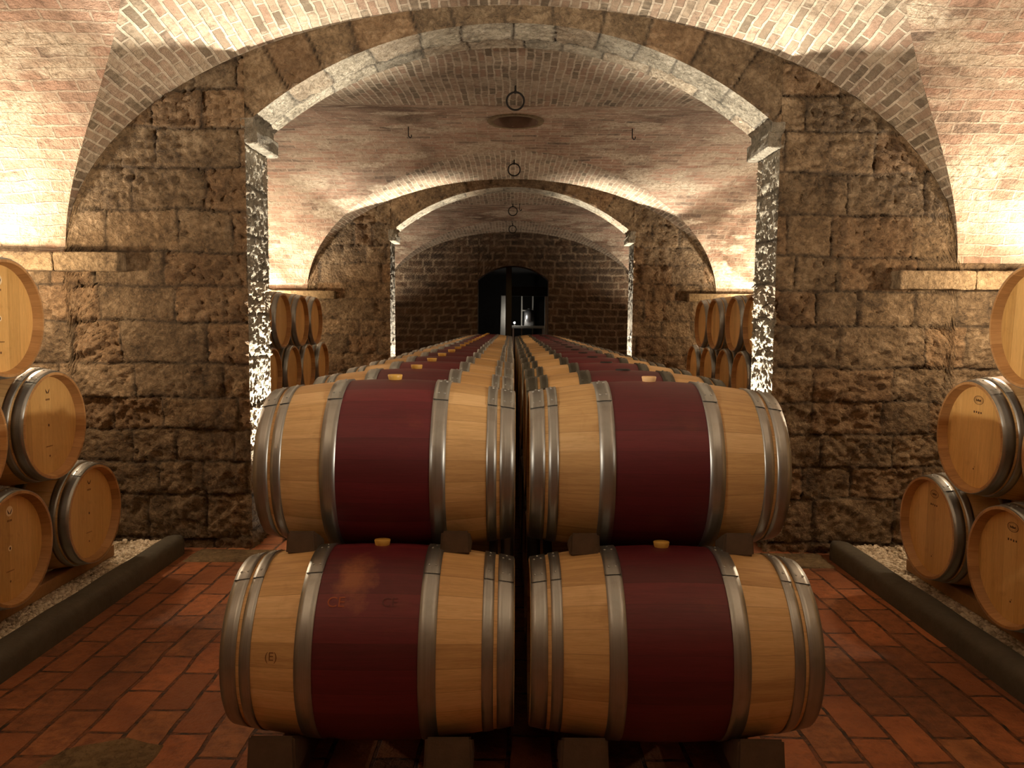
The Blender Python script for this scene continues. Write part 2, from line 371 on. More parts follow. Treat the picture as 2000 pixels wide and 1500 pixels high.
def arch_wall(name, yf, yb, step, seed):
    bm = bmesh.new(); tint = bm.loops.layers.float_color.new('tint')
    mas = Masonry(seed, .20, .34, .28, .62)
    # arch ring stones share the wall's layout but run radially
    vou = Masonry(seed+5, .95, 1.0, .24, .40)
    def uvw(s, t):
        x, z = s, t
        return x, z
    # piers
    for sgn in (-1, 1):
        X = lin(XJ, SIDE, step)
        def top(x): return zl(x, 0) if x < A else Z0
        N = int(Z0/step)+int(1.6/step)
        Tt = [i/N for i in range(N+1)]
        pos = lambda s, t: Vector((sgn*s, yf, t*top(s)))
        def edge(s, t, p): return min(s-XJ+.001, max(.0, top(s)-p.z)+.004, 1)
        disp_grid(bm, tint, X, Tt, pos, lambda s, t: Vector((0, -1, 0)), mas, uvw=lambda s, t: (sgn*s, t*top(s)), edge=edge, amp=.036, block=.020, fine=.020, joint=.016, freq=9)
    # spandrel over the opening
    X = lin(-XJ, XJ, step); N = max(6, int(.55/step)); Tt = [i/N for i in range(N+1)]
    def bot(x): return arch_z(x) if abs(x) <= XS else ZS
    def posS(s, t): return Vector((s, yf, bot(s)+(zl(s, 0)-bot(s))*t))
    def uvS(s, t):
        p = posS(s, t); 
        return math.atan2(p.x, p.z-(ZA-RA))*RA, (p.z-bot(s))*.9+.02
    def edgeS(s, t, p): return min(p.z-bot(s), zl(s, 0)-p.z)+.002
    disp_grid(bm, tint, X, Tt, posS, lambda s, t: Vector((0, -1, 0)), vou, uvw=uvS, edge=edgeS, amp=.018, block=.01, fine=.008)
    # strip between impost foot and spandrel is the impost; jambs
    for sgn in (-1, 1):
        Y = lin(yf, yb, step*.75); Z = lin(0, ZS, step*.75)
        def edge(s, t, p): return min(s-yf, yb-s)+.001
        disp_grid(bm, tint, Y, Z, lambda s, t: Vector((sgn*XJ, s, t)), lambda s, t: Vector((-sgn, 0, 0)), Masonry(seed+9, .24, .34, .6, .9),
                  uvw=lambda s, t: (s, t), edge=edge, amp=.020, fine=.022, freq=13, block=.004, joint=.012, mi=1, taper=.012)
    # soffit
    th = math.asin(XS/RA); TH = lin(-th, th, step*.75/RA); Y = lin(yf, yb, step*.75)
    disp_grid(bm, tint, TH, Y, lambda s, t: Vector((RA*math.sin(s), t, ZA-RA+RA*math.cos(s))), lambda s, t: Vector((-math.sin(s), 0, -math.cos(s))),
              Masonry(seed+11, .8, .9, .26, .40), uvw=lambda s, t: (s*RA, t-yf), edge=lambda s, t, p: min(t-yf, yb-t)+.001, amp=.014, fine=.009, block=.012, joint=.01, mi=1)
    # back face, coarser
    st = max(step*2.5, .05)
    for sgn in (-1, 1):
        X = lin(XJ, SIDE, st); N = 50; Tt = [i/N for i in range(N+1)]
        top = lambda x: zl(x, 0) if x < A else Z0
        disp_grid(bm, tint, X, Tt, lambda s, t: Vector((sgn*s, yb, t*top(s))), lambda s, t: Vector((0, 1, 0)), mas, uvw=lambda s, t: (sgn*s, t*top(s)),
                  edge=lambda s, t, p: min(s-XJ+.001, max(.0, (zl(s, 0) if s < A else Z0)-p.z)+.004, 1))
    X = lin(-XJ, XJ, st); Tt = [i/8 for i in range(9)]
    disp_grid(bm, tint, X, Tt, lambda s, t: Vector((s, yb, bot(s)+(zl(s, 0)-bot(s))*t)), lambda s, t: Vector((0, 1, 0)), vou, uvw=uvS, edge=edgeS, amp=.01, fine=.004)
    o = link_mesh(name, bm, [M['stone'], M['jamb']], smooth=True)
    return tag(o, kind='structure')
tag(arch_wall('wall_middle', W1, W1B, .017, 3), label='rough stone cross wall with the near segmental arch')
tag(arch_wall('wall_far', W2, W2B, .034, 8), label='second stone cross wall with its arch farther down the cellar')

# ------------------------------------------------------------------ vaults
def groin(x, S, k):
    def zm(d):
        t = (d-S/2)/(S/2); return Z0+HM*math.sqrt(max(0, 1-t*t))
    if abs(x) >= A: return 0.0
    lo, hi = 0.0, S/2
    if zl(x, hi, k) > zm(hi): return hi-1e-3
    for _ in range(40):
        m_ = (lo+hi)/2
        if zm(m_) < zl(x, m_, k): lo = m_
        else: hi = m_
    return hi
HOLE = (0.03, 8.72, .27)
def depth_at(x, S, k):
    d = min(groin(x, S, k), 2.05*math.sqrt(max(0, 1-(abs(x)/A)**4)) if abs(x) < A else 0)
    return d
def zmain(d, S):
    t = (d-S/2)/(S/2); return Z0+HM*math.sqrt(max(0, 1-t*t))
def lun(x, d, S, k):
    D = depth_at(x, S, k)
    return zl(x, 0) if D < 1e-4 else zl(x, 0)+(zmain(D, S)-zl(x, 0))*min(1, d/D)
def vault(name, ya, yb, step, hole=None):
    bm = bmesh.new(); uv = bm.loops.layers.uv.new('UVMap'); S = yb-ya; R2 = S/2
    xs = sorted(set([round(v, 4) for v in lin(-SIDE, -A, step)] + [-A*math.cos(PI*i/150) for i in range(151)] + [round(v, 4) for v in lin(A, SIDE, step)]))
    # main barrel, axis X : angle a from 0 (near wall) to PI
    arcs = [0]; K = 400
    for i in range(1, K+1):
        a0, a1 = PI*(i-1)/K, PI*i/K
        arcs.append(arcs[-1]+math.hypot(R2*(math.cos(a0)-math.cos(a1)), HM*(math.sin(a1)-math.sin(a0))))
    def arc(a): 
        f = a/PI*K; i = min(K-1, int(f)); return arcs[i]+(arcs[i+1]-arcs[i])*(f-i)
    N = 110; cols = []
    for x in xs:
        d = depth_at(x, S, KEND[ya]); a0 = math.acos(max(-1, min(1, (R2-d)/R2)))
        d = depth_at(x, S, KEND[yb]); a1 = PI-math.acos(max(-1, min(1, (R2-d)/R2)))
        cols.append([(x, a0+(a1-a0)*j/N) for j in range(N+1)])
    V = [[bm.verts.new((x, ya+R2-R2*math.cos(a), Z0+HM*math.sin(a)+.004*noise.noise(Vector((x*3, a*8, ya))))) for x, a in c] for c in cols]
    for i in range(len(xs)-1):
        for j in range(N):
            q = (V[i][j], V[i+1][j], V[i+1][j+1], V[i][j+1])
            if hole:
                c = sum((v.co for v in q), Vector())/4
                if math.hypot(c.x-hole[0], c.y-hole[1]) < hole[2]: continue
            if (q[0].co-q[3].co).length < 1e-5 and (q[1].co-q[2].co).length < 1e-5: continue
            f = bm.faces.new(q); f.smooth = True
            for l, (x, a) in zip(f.loops, (cols[i][j], cols[i+1][j], cols[i+1][j+1], cols[i][j+1])): l[uv].uv = (x, arc(a))
    # lunettes, axis Y
    el = [0]; xl = [x for x in xs if abs(x) <= A+1e-6]
    for i in range(1, len(xl)): el.append(el[-1]+math.hypot(xl[i]-xl[i-1], zl(xl[i], 0)-zl(xl[i-1], 0)))
    NL = 16
    for end in (0, 1):
        V = []; D = []
        for x in xl:
            k = KEND[yb if end else ya]; d = depth_at(x, S, k); D.append([d*j/NL for j in range(NL+1)])
            V.append([bm.verts.new((x, (ya+dd) if end == 0 else (yb-dd), lun(x, dd, S, k))) for dd in D[-1]])
        for i in range(len(xl)-1):
            for j in range(NL):
                q = [(i, j), (i+1, j), (i+1, j+1), (i, j+1)]
                if end: q.reverse()
                try: f = bm.faces.new([V[a][b_] for a, b_ in q])
                except ValueError: continue
                f.smooth = True; f.material_index = 1
                for l, (a, b_) in zip(f.loops, q): l[uv].uv = (D[a][b_], el[a])
    bmesh.ops.remove_doubles(bm, verts=bm.verts, dist=1e-5)
    o = link_mesh(name, bm, [M['vault'], M['lunette']])
    return tag(o, kind='structure')
tag(vault('ceiling', *BAYS[0], .1), label='brick cross vault of the nearest bay')
tag(vault('ceiling', *BAYS[1], .08, HOLE), label='brick cross vault beyond the near arch, with a round hole at its crown')
tag(vault('ceiling', *BAYS[2], .1), label='brick cross vault of the farthest bay')

# round shaft at the crown of the second vault
bm = bmesh.new()
zc = Z0+HM
prof = [(zc-.008, HOLE[2]+.045), (zc-.02, HOLE[2]+.04), (zc-.02, HOLE[2]-.02), (zc+.20, HOLE[2]-.02), (zc+.9, HOLE[2]-.03), (zc+.9, .001)]
lathe(bm, prof, 48, 'Z', mat=lambda j: 0 if j < 2 else (2 if j < 4 else 1))
for v in bm.verts: v.co.x += HOLE[0]; v.co.y += HOLE[1]
tag(link_mesh('trim_1', bm, [M['slab'], M['void'], M['chock_red']]), label='round opening with brick rim at the vault crown', kind='structure')

# floor
bm = bmesh.new(); box(bm, -SIDE, SIDE, -.6, W3+.6, -.1, 0)
tag(link_mesh('floor', bm, M['floor']), label='worn terracotta brick floor', kind='structure')
# side and back walls
for nm, s in (('wall_left', -1), ('wall_right', 1)):
    bm = bmesh.new(); uv = bm.loops.layers.uv.new('UVMap')
    for (a, b_) in BAYS:
        S = b_-a; R2 = S/2; N = 48
        pts = [(a+R2-R2*math.cos(PI*i/N), Z0+HM*math.sin(PI*i/N)) for i in range(N+1)]
        for i in range(N):
            (y0, z0), (y1, z1) = pts[i], pts[i+1]
            f = bm.faces.new([bm.verts.new(p) for p in ((s*SIDE, y0, 0), (s*SIDE, y1, 0), (s*SIDE, y1, z1), (s*SIDE, y0, z0))])
            for l in f.loops: l[uv].uv = (l.vert.co.y, l.vert.co.z)
    bmesh.ops.remove_doubles(bm, verts=bm.verts, dist=1e-4)
    tag(link_mesh(nm, bm, M['side']), label='brick side wall of the cellar behind the %s barrel stacks' % ('left' if s < 0 else 'right'), kind='structure')
bm = bmesh.new(); uv = bm.loops.layers.uv.new('UVMap'); N = 60
for i in range(N):
    x0, x1 = -SIDE+2*SIDE*i/N, -SIDE+2*SIDE*(i+1)/N
    t = lambda x: zl(x, 0) if abs(x) < A else Z0
    f = bm.faces.new([bm.verts.new(p) for p in ((x0, -.46, 0), (x1, -.46, 0), (x1, -.46, t(x1)), (x0, -.46, t(x0)))])
    for l in f.loops: l[uv].uv = (l.vert.co.x, l.vert.co.z)
tag(link_mesh('wall_back', bm, M['side']), label='brick wall closing the near bay', kind='structure')

# end wall with arched doorway
DX0, DX1, DS, DT = -.80, .87, 2.60, 2.93
def door_z(x):
    c = (DX0+DX1)/2; h = (DX1-DX0)/2; r = (h*h+(DT-DS)**2)/(2*(DT-DS)); return DT-r+math.sqrt(max(0, r*r-(x-c)**2))
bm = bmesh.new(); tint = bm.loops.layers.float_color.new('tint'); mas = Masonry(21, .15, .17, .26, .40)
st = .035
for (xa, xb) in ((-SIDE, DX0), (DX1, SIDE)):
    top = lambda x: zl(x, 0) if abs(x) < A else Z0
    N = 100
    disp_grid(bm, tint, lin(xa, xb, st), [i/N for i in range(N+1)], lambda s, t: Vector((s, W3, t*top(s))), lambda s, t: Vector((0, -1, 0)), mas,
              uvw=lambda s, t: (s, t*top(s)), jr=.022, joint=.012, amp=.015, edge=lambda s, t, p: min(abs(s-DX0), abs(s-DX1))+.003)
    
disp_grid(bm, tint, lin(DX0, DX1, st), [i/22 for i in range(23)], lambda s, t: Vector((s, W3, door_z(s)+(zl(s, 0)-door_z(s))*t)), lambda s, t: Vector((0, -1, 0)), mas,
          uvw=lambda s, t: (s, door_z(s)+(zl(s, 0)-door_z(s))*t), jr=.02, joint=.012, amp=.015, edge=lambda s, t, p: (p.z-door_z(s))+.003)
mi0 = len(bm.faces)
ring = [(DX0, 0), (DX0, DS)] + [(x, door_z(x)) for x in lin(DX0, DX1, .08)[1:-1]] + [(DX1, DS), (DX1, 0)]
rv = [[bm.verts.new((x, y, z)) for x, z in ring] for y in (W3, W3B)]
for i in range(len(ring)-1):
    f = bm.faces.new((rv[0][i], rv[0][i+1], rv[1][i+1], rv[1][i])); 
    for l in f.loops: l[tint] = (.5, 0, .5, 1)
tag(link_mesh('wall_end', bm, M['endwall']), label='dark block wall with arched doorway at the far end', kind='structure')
# dark room beyond the doorway (inner faces)
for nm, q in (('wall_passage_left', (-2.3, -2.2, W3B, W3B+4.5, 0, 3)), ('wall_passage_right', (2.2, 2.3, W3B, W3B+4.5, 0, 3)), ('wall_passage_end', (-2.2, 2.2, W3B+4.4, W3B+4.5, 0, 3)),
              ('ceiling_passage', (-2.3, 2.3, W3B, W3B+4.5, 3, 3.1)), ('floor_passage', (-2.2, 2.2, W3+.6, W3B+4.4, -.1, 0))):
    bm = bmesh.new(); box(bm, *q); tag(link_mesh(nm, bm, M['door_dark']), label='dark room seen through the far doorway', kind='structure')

# imposts under the arch springings
k = 2
for yf, yb in ((W1, W1B), (W2, W2B)):
    for s in (-1, 1):
        bm = bmesh.new()
        a, b_ = sorted((s*(XJ+.03), s*(XS-.035)))
        box(bm, a, b_, yf-.004, yb+.004, ZI, ZS-.06, .01)
        a, b_ = sorted((s*(XJ+.03), s*(XS-.005)))
        box(bm, a, b_, yf-.002, yb+.002, ZS-.062, ZS+.005, .006)
        bmesh.ops.subdivide_edges(bm, edges=bm.edges, cuts=3, use_grid_fill=True)
        for v in bm.verts:
            n_ = fbm(v.co*14, 3); v.co += Vector((n_, fbm(v.co*14+Vector((3, 3, 3)), 3), n_))*.012
        tag(link_mesh('trim_%d' % k, bm, M['jamb'], smooth=False), kind='structure', label='stone impost block under the %s springing of the %s arch' % ('left' if s < 0 else 'right', 'near' if yf == W1 else 'far')); k += 1
# ledge courses on the cross walls
for s, x0, zt in ((-1, 2.64, 2.05), (1, 2.60, 1.97)):
    bm = bmesh.new(); x = x0; r = random.Random(5+s); 
    while x < SIDE:
        L = r.uniform(.40, .55)
        a, b_ = sorted((s*x, s*min(SIDE, x+L-.006)))
        vv = box(bm, a, b_, W1-.12-r.random()*.012, W1+.02, zt-.125+r.uniform(-.004, .004), zt, .012)
        x += L
    bmesh.ops.subdivide_edges(bm, edges=[e for e in bm.edges if e.calc_length() > .05], cuts=6, use_grid_fill=True)
    for v in bm.verts: v.co += Vector((fbm(v.co*20, 3), fbm(v.co*20+Vector((3, 3, 3)), 3), fbm(v.co*17+Vector((1, 7, 3)), 3)))*.012
    tag(link_mesh('trim_%d' % k, bm, M['ledge'], smooth=False), kind='structure', label='projecting stone ledge course on the %s pier' % ('left' if s < 0 else 'right')); k += 1
for s in (-1, 1):
    bm = bmesh.new(); a, b_ = sorted((s*2.62, s*SIDE))
    box(bm, a, b_, W2-.11, W2+.02, 1.93, 2.05, .012)
    tag(link_mesh('trim_%d' % k, bm, M['slab']), kind='structure', label='stone ledge on the far cross wall, %s side' % ('left' if s < 0 else 'right')); k += 1

# ================================================================== barrels
L2, RB, RE = .475, .3335, .283
def rad(x): return RB-(RB-RE)*(abs(x)/L2)**2
HO = [(.419, .4735), (.370, .407), (.168, .225)]
def xs_between(a, b, n): return [a+(b-a)*i/n for i in range(n+1)]
CACHE = {}
def staves_mesh(kind):
    bm = bmesh.new(); uv = bm.loops.layers.uv.new('UVMap')
    xr = .170 if kind != 'plain' else 0
    xs = [-L2]+xs_between(-.45, -.172, 8)+([-.170]+xs_between(-.14, .14, 6)+[.170] if 1 else [])+xs_between(.172, .45, 8)+[L2]
    prof = [(-.425, RE-.030), (-.430, RE-.023), (-L2, RE-.013)]+[(x, rad(x)) for x in xs]+[(L2, RE-.013), (.430, RE-.023), (.425, RE-.030)]
    def mat(j):
        m_ = (prof[j][0]+prof[j+1][0])/2
        if j <= 2 or j >= len(prof)-4: return 2
        return 1 if (kind != 'plain' and abs(m_) < .170) else 0
    lathe(bm, prof, 52, uv=uv, mat=mat, flat=lambda j: j in (1, 2, len(prof)-4, len(prof)-3))
    me = bpy.data.meshes.new('staves'); bm.to_mesh(me); bm.free()
    for m_ in (M['oak'], M['red_worn' if kind == 'worn' else 'red'], M['oak_rim']): me.materials.append(m_)
    return me
def hoop_mesh(a, b, metal):
    bm = bmesh.new(); uv = bm.loops.layers.uv.new('UVMap'); t = .003
    xs = xs_between(a, b, 3); s = 1 if a > 0 else -1
    prof = [(a, rad(a)-.001), (a, rad(a)+t)]+[(x, rad(x)+t) for x in xs[1:-1]]+[(b, rad(b)+t), (b, rad(b)-.001)]
    lathe(bm, prof, 72, uv=uv, flat=lambda j: j in (0, len(prof)-2))
    # overlapping lap end with two rivets near the top
    xs2 = xs_between(a, b, 3)
    lathe(bm, [(a, rad(a)+t)]+[(x, rad(x)+t*1.9) for x in xs2]+[(b, rad(b)+t)], 10, uv=uv, flat=lambda j: j in (0, 4), a0=math.radians(-34), a1=math.radians(8), close=False)
    m_ = (a+b)/2
    for ang in (-27, -6, 2):
        for off in ((-.012, .012) if abs(b-a) > .045 and ang != 2 else (0,)):
            x = m_+off; th = math.radians(ang); r = rad(x)+t*1.9
            c = Vector((x, r*math.sin(th), r*math.cos(th))); n_ = Vector((0, math.sin(th), math.cos(th)))
            res = bmesh.ops.create_uvsphere(bm, u_segments=8, v_segments=6, radius=.0048)
            rot = n_.to_track_quat('Z', 'Y').to_matrix()
            for v in res['verts']: v.co = c+rot @ Vector((v.co.x, v.co.y, v.co.z*.6))
    me = bpy.data.meshes.new('hoop'); bm.to_mesh(me); bm.free(); me.materials.append(metal)
    return me
def head_mesh(s):
    bm = bmesh.new(); prof = [(s*.430, .001), (s*.430, .10), (s*.430, .20), (s*.430, RE-.024)]
    lathe(bm, prof, 52)
    me = bpy.data.meshes.new('head'); bm.to_mesh(me); bm.free(); me.materials.append(M['oak_head']); return me
def bung_mesh(kind):
    bm = bmesh.new()
    if kind == 'black': prof = [(RB-.004, .036), (RB+.003, .036), (RB+.006, .033), (RB+.006, .001)]
    else: prof = [(RB-.006, .024), (RB+.004, .0265), (RB+.016, .029), (RB+.019, .027), (RB+.019, .001)]
    lathe(bm, prof, 24, 'Z')
    me = bpy.data.meshes.new('bung'); bm.to_mesh(me); bm.free(); me.materials.append(M['bung_'+kind]); return me
def disc(bm, cx, cy, r, z, n=20, sx=1.0, r0=0, mi=0, a0=0, a1=2*PI):
    """flat disc or ring standing slightly off the head; (cx,cy) in head plane"""
    vo = [bm.verts.new((cx+sx*r*math.cos(a0+(a1-a0)*i/n), cy+r*math.sin(a0+(a1-a0)*i/n), z)) for i in range(n+1)]
    vi = [bm.verts.new((cx+sx*r0*math.cos(a0+(a1-a0)*i/n), cy+r0*math.sin(a0+(a1-a0)*i/n), z)) for i in range(n+1)]
    for i in range(n):
        try: f = bm.faces.new((vo[i], vo[i+1], vi[i+1], vi[i])) if r0 > 0 else bm.faces.new((vo[i], vo[i+1], vi[0]))
        except ValueError: continue
        f.material_index = mi
def bar(bm, x0, x1, y0, y1, z, mi=0):
    f = bm.faces.new([bm.verts.new(p) for p in ((x0, y0, z), (x1, y0, z), (x1, y1, z), (x0, y1, z))]); f.material_index = mi
def marks_mesh(style, s):
    """stamps burnt or pasted on a barrel head; style left: pale disc with bird; right: oval stamp with small type"""
    bm = bmesh.new()
    if style in ('bird_disc', 'bird_plain'):
        if style == 'bird_disc': disc(bm, 0, .185, .026, 0, mi=1)
        # spread-wing bird
        for sg in (-1, 1):
            f = bm.faces.new([bm.verts.new(p) for p in ((0, .172, .0006), (sg*.006, .180, .0006), (sg*.019, .197, .0006), (sg*.015, .182, .0006), (sg*.006, .169, .0006))])
            f.material_index = 0
        for i in range(4): bar(bm, -.018+i*.0095, -.018+i*.0095+.006, .133, .143, 0, 2)
        if style == 'bird_disc': disc(bm, 0, .0, .014, 0, mi=1)
        disc(bm, 0, 0, .0075, .0006, sx=.75, mi=0)
        for i in range(9): bar(bm, -.030+i*.0068, -.030+i*.0068+.0045, -.115, -.110, 0, 2)
        disc(bm, 0, -.165, .006, 0, mi=2)
    else:
        disc(bm, 0, .190, .023, 0, sx=1.75, r0=.0208, mi=0, n=28)
        disc(bm, 0, .190, .0165, 0, sx=1.8, r0=.0155, mi=2, n=28)
        for i, h_ in enumerate((.008, .006, .009, .006, .008)): bar(bm, -.020+i*.0085, -.020+i*.0085+.006, .184, .184+h_*1.4, .0004, 0)
        for i in range(4): bar(bm, -.034+i*.019, -.034+i*.019+.010, .122+(i % 2)*.002, .133, 0, 0)
        disc(bm, 0, -.165, .0045, 0, mi=0)
        bar(bm, .004, .011, -.155, -.152, 0, 2)
    # to head plane at x = s*.431 : local (u, v, w) -> (s*(.431+w), s*u, v)
    for v in bm.verts:
        u, vv, w_ = v.co; v.co = Vector((s*(.4312+w_), s*u, vv))
    me = bpy.data.meshes.new('stamp'); bm.to_mesh(me); bm.free()
    for m_ in (M['mark_dark'], M['mark_pale'], M['mark_mid']): me.materials.append(m_)
    return me
def cached(key, fn):
    if key not in CACHE: CACHE[key] = fn()
    return CACHE[key]
PARTLAB = {}
def barrel(name, loc, label, group, kind='red', hoops='hoop', bung='yellow', stamp=None, roll=0, rz=0):
    """axis along local X, bung on top"""
    o = empty(name, loc, label, 'barrel', group); o.rotation_euler = (roll, 0, rz)
    link_data('staves', cached(('st', kind), lambda: staves_mesh(kind)), o)
    for s in (-1, 1):
        for i, (a, b_) in enumerate(HO):
            a_, b2 = (a, b_) if s > 0 else (-b_, -a)
            link_data('hoop', cached(('h', s, i, hoops), lambda: hoop_mesh(a_, b2, M[hoops])), o)
        hd = link_data('head', cached(('hd', s), lambda: head_mesh(s)), o)
        if stamp and stamp[1] == s:
            link_data('stamp', cached(('mk', stamp), lambda: marks_mesh(*stamp)), hd)
    if bung: link_data('bung', cached(('bg', bung), lambda: bung_mesh(bung)), o)
    return o
SP = .71; XL, XR = -.457, .545; Y0, Y1 = 2.69, 3.045; ZLOW, ZTOP = .47, 1.04
ORD = ['front', 'second', 'third', 'fourth', 'fifth', 'sixth', 'seventh', 'eighth', 'ninth', 'tenth', 'eleventh', 'twelfth', 'thirteenth', 'fourteenth', 'fifteenth', 'sixteenth', 'seventeenth', 'eighteenth']
rnd = random.Random(4)
FRONT = {}
for side, X in (('left', XL), ('right', XR)):
    for k_ in range(18):
        y = Y1+SP*k_
        if side == 'left': hp, bg = 'hoop', 'yellow'
        else: hp, bg = ('hoop', 'pale') if k_ == 0 else ('hoop_dark', 'black')
        if k_ == 0: lab = 'front %s barrel of the upper layer, wine-red belly between steel hoops' % side
        elif k_ < 4: lab = 'red-bellied oak barrel, %s from the front in the %s upper row' % (ORD[k_], side)
        elif k_ == 17: lab = 'last red-bellied barrel at the far end of the %s upper row' % side
        else: lab = 'small receding red-bellied barrel, %s from the front of the %s upper row' % (ORD[k_], side)
        b_ = barrel('wine_barrel', (X+(rnd.uniform(-.006, .006) if k_ else 0), y, ZTOP), lab, 'upper %s row of red-bellied barrels' % side, 'red', hp, bg, roll=(rnd.uniform(-.04, .04) if k_ else 0))
        if k_ == 0: FRONT[side+'t'] = b_
    for k_ in range(19):
        y = Y0+SP*k_
        lab = ('front %s barrel of the bottom layer, wine-red belly, resting on chocks' % side) if k_ == 0 else 'red-bellied barrel of the %s bottom row, hidden behind the front one' % side
        b_ = barrel('wine_barrel', (X+(rnd.uniform(-.006, .006) if k_ else 0), y, ZLOW), lab, 'bottom %s row of red-bellied barrels' % side if k_ else None, 'worn' if (k_ == 0 and side == 'left') else 'red', 'hoop' if (side == 'left' or k_ == 0) else 'hoop_dark', 'yellow',
                    roll=-.10 if k_ == 0 else 0)
        if k_ == 0: FRONT[side+'b'] = b_

# writing branded on the staves of the front left barrel
def brand(parent, text, x, ang, size, mat, name):
    cu = bpy.data.curves.new('t', 'FONT'); cu.body = text; cu.size = size; cu.align_x = 'CENTER'; cu.align_y = 'CENTER'; cu.resolution_u = 3
    ob = bpy.data.objects.new('t', cu); me = bpy.data.meshes.new_from_object(ob); bpy.data.objects.remove(ob)
    bm = bmesh.new(); bm.from_mesh(me)
    bmesh.ops.triangulate(bm, faces=bm.faces)
    bmesh.ops.subdivide_edges(bm, edges=[e for e in bm.edges if e.calc_length() > .015], cuts=2)
    for v in bm.verts:
        xx = x+v.co.x; r = rad(xx)+.0012; th = ang-v.co.y/r
        v.co = Vector((xx, -r*math.sin(th), r*math.cos(th)))
    o = link_mesh(name, bm, mat, parent); return o
br = brand(FRONT['leftb'], 'CE', -.105, math.radians(54), .05, M['mark_orange'], 'branded_letters')
br2 = brand(FRONT['leftb'], 'CE', 0.07, math.radians(54), .045, M['red'], 'branded_letters')
br3 = brand(FRONT['leftb'], '(E)', -.30, math.radians(84), .038, M['mark_mid'], 'branded_letters')
tag(br, label='scraped orange letters on the red belly'); tag(br3, label='faint burnt stamp on the bare oak')

# side stacks
def side_stack(side, bay):
    s = -1 if side == 'left' else 1
    heads = {-1: -2.41, 1: 2.33}[s]
    out = []
    if bay == 1:
        yb = {-1: 4.45, 1: 4.27}[s]
        L = [[yb-SP*i for i in range(5)], [yb-SP*(i+.5) for i in range(4)], [yb-SP*(i+1) for i in range(3)]]
    else:
        yb = 10.32
        L = [[yb-SP*i for i in range(6)], [yb-SP*(i+.5)+.02 for i in range(5)], [yb-SP*(i+1)+.02 for i in range(4)]]
    names = ['bottom', 'middle', 'top']
    for li, ys in enumerate(L):
        for i, y in enumerate(ys):
            x = heads+s*L2 + rnd.uniform(-.012, .012) + (.05 if (s > 0 and li == 2 and bay == 1) else 0)
            if bay == 1:
                kind_of = {0: 'nearest the stone pier', 1: 'second from the stone pier'}.get(i, None)
                if kind_of and not (li == 2 and i == 1): lab = 'plain oak barrel, %s layer of near %s stack, %s' % (names[li], side, kind_of if li < 2 else 'nearest the pier')
                else: lab = 'plain oak barrel cut off by the picture edge, %s stack, %s layer' % (side, names[li])
                grp = 'near %s stack of plain barrels' % side
            else:
                lab = 'plain barrel, %s layer, %s stack beyond the arch, %s from far pier' % (names[li], side, ['first', 'second', 'third', 'fourth', 'fifth', 'sixth'][i])
                grp = 'far %s stack of plain barrels' % side
            stamp = None
            if bay == 1:
                if s < 0: stamp = (('bird_disc' if (li, i) in ((2, 0), (0, 1)) else 'bird_plain'), 1)
                else: stamp = ('oval', -1)
            barrel('wine_barrel', (x, y, [.47, 1.035, 1.60][li]), lab, grp, 'plain', 'hoop', None if bay == 2 else 'pale', stamp, roll=rnd.uniform(-.06, .06) if bay == 1 else 0)
    # timber rails along Y under the bottom layer
    for j, xo in enumerate((.20, .80)):
        xc = heads+s*xo
        y0, y1 = (-.3, yb+.46) if bay == 1 else (6.4, yb+.46)
        bm = bmesh.new(); box(bm, -.05, .05, y0, y1, 0, .073 if bay == 1 else .1, .006)
        o = link_mesh('timber_rail', bm, M['timber']); o.location = (xc, 0, .075 if bay == 1 else .045)
        tag(o, '%s timber rail lying under the %s %s barrel stack' % ('inner' if j == 0 else 'outer', 'near' if bay == 1 else 'far', side), 'timber beam', None)
for side in ('left', 'right'):
    for bay in (1, 2): side_stack(side, bay)

# ------------------------------------------------------------------ chocks
def wedge(name, loc, label, group, w=.15, d=.16, h=.085, flip=1, mat='chock', seed=0):
    bm = bmesh.new(); r = random.Random(seed)
    hw = w/2
    # block whose top slopes up away from the barrel contact
    pts = [(-hw, 0, 0), (hw, 0, 0), (hw, d, 0), (-hw, d, 0), (-hw*.92, .01, h*1.0), (hw*.92, .01, h*1.0), (hw*.92, d, h*.35), (-hw*.92, d, h*.35)]
    if flip < 0: pts = [(x, -y, z) for x, y, z in pts]
    vv = [bm.verts.new(p) for p in pts]
    q = ((3,2,1,0),(4,5,6,7),(0,1,5,4),(1,2,6,5),(2,3,7,6),(3,0,4,7))
    for f in q: bm.faces.new([vv[i] for i in (f if flip > 0 else f[::-1])])
    bmesh.ops.bevel(bm, geom=list(bm.edges), offset=.008, segments=2, affect='EDGES')
    o = link_mesh(name, bm, M[mat]); o.location = loc
    return tag(o, label, 'chock', group)
# pads along Y under the bottom rows, and a chock in front of / behind each front barrel
for side, X in (('left', XL), ('right', XR)):
    for xo, nm in ((-.30, 'left'), (.265, 'right')):
        bm = bmesh.new(); box(bm, -.04, .04, Y0-.36, Y0+18.6*SP, 0, .145, .008)
        o = link_mesh('floor_rail', bm, M['chock_red']); o.location = (X+xo, 0, 0)
        tag(o, 'low brick-coloured rail on the floor under the %s end of the %s central barrel row' % (nm, side), 'rail')
        wedge('barrel_chock', (X+xo, Y0-.33, .145), 'heavy dark wedge chock under the %s end of the front bottom %s barrel' % (nm, side), 'chocks under the front bottom barrels', .16, .17, .135, 1, seed=int(X*10))
        # chock between the layers
        zt = ZLOW+math.sqrt(RB**2-.18**2)-.035
        wedge('barrel_chock', (X+xo*(1.0 if nm == 'right' else .93), Y0-.02, ZLOW+rad(xo)-.006), 'small dark wedge between the two layers, %s end of the front %s barrels' % (nm, side), 'wedges between the front barrel layers', .11, .13, .085, 1, seed=int(X*10)+3)

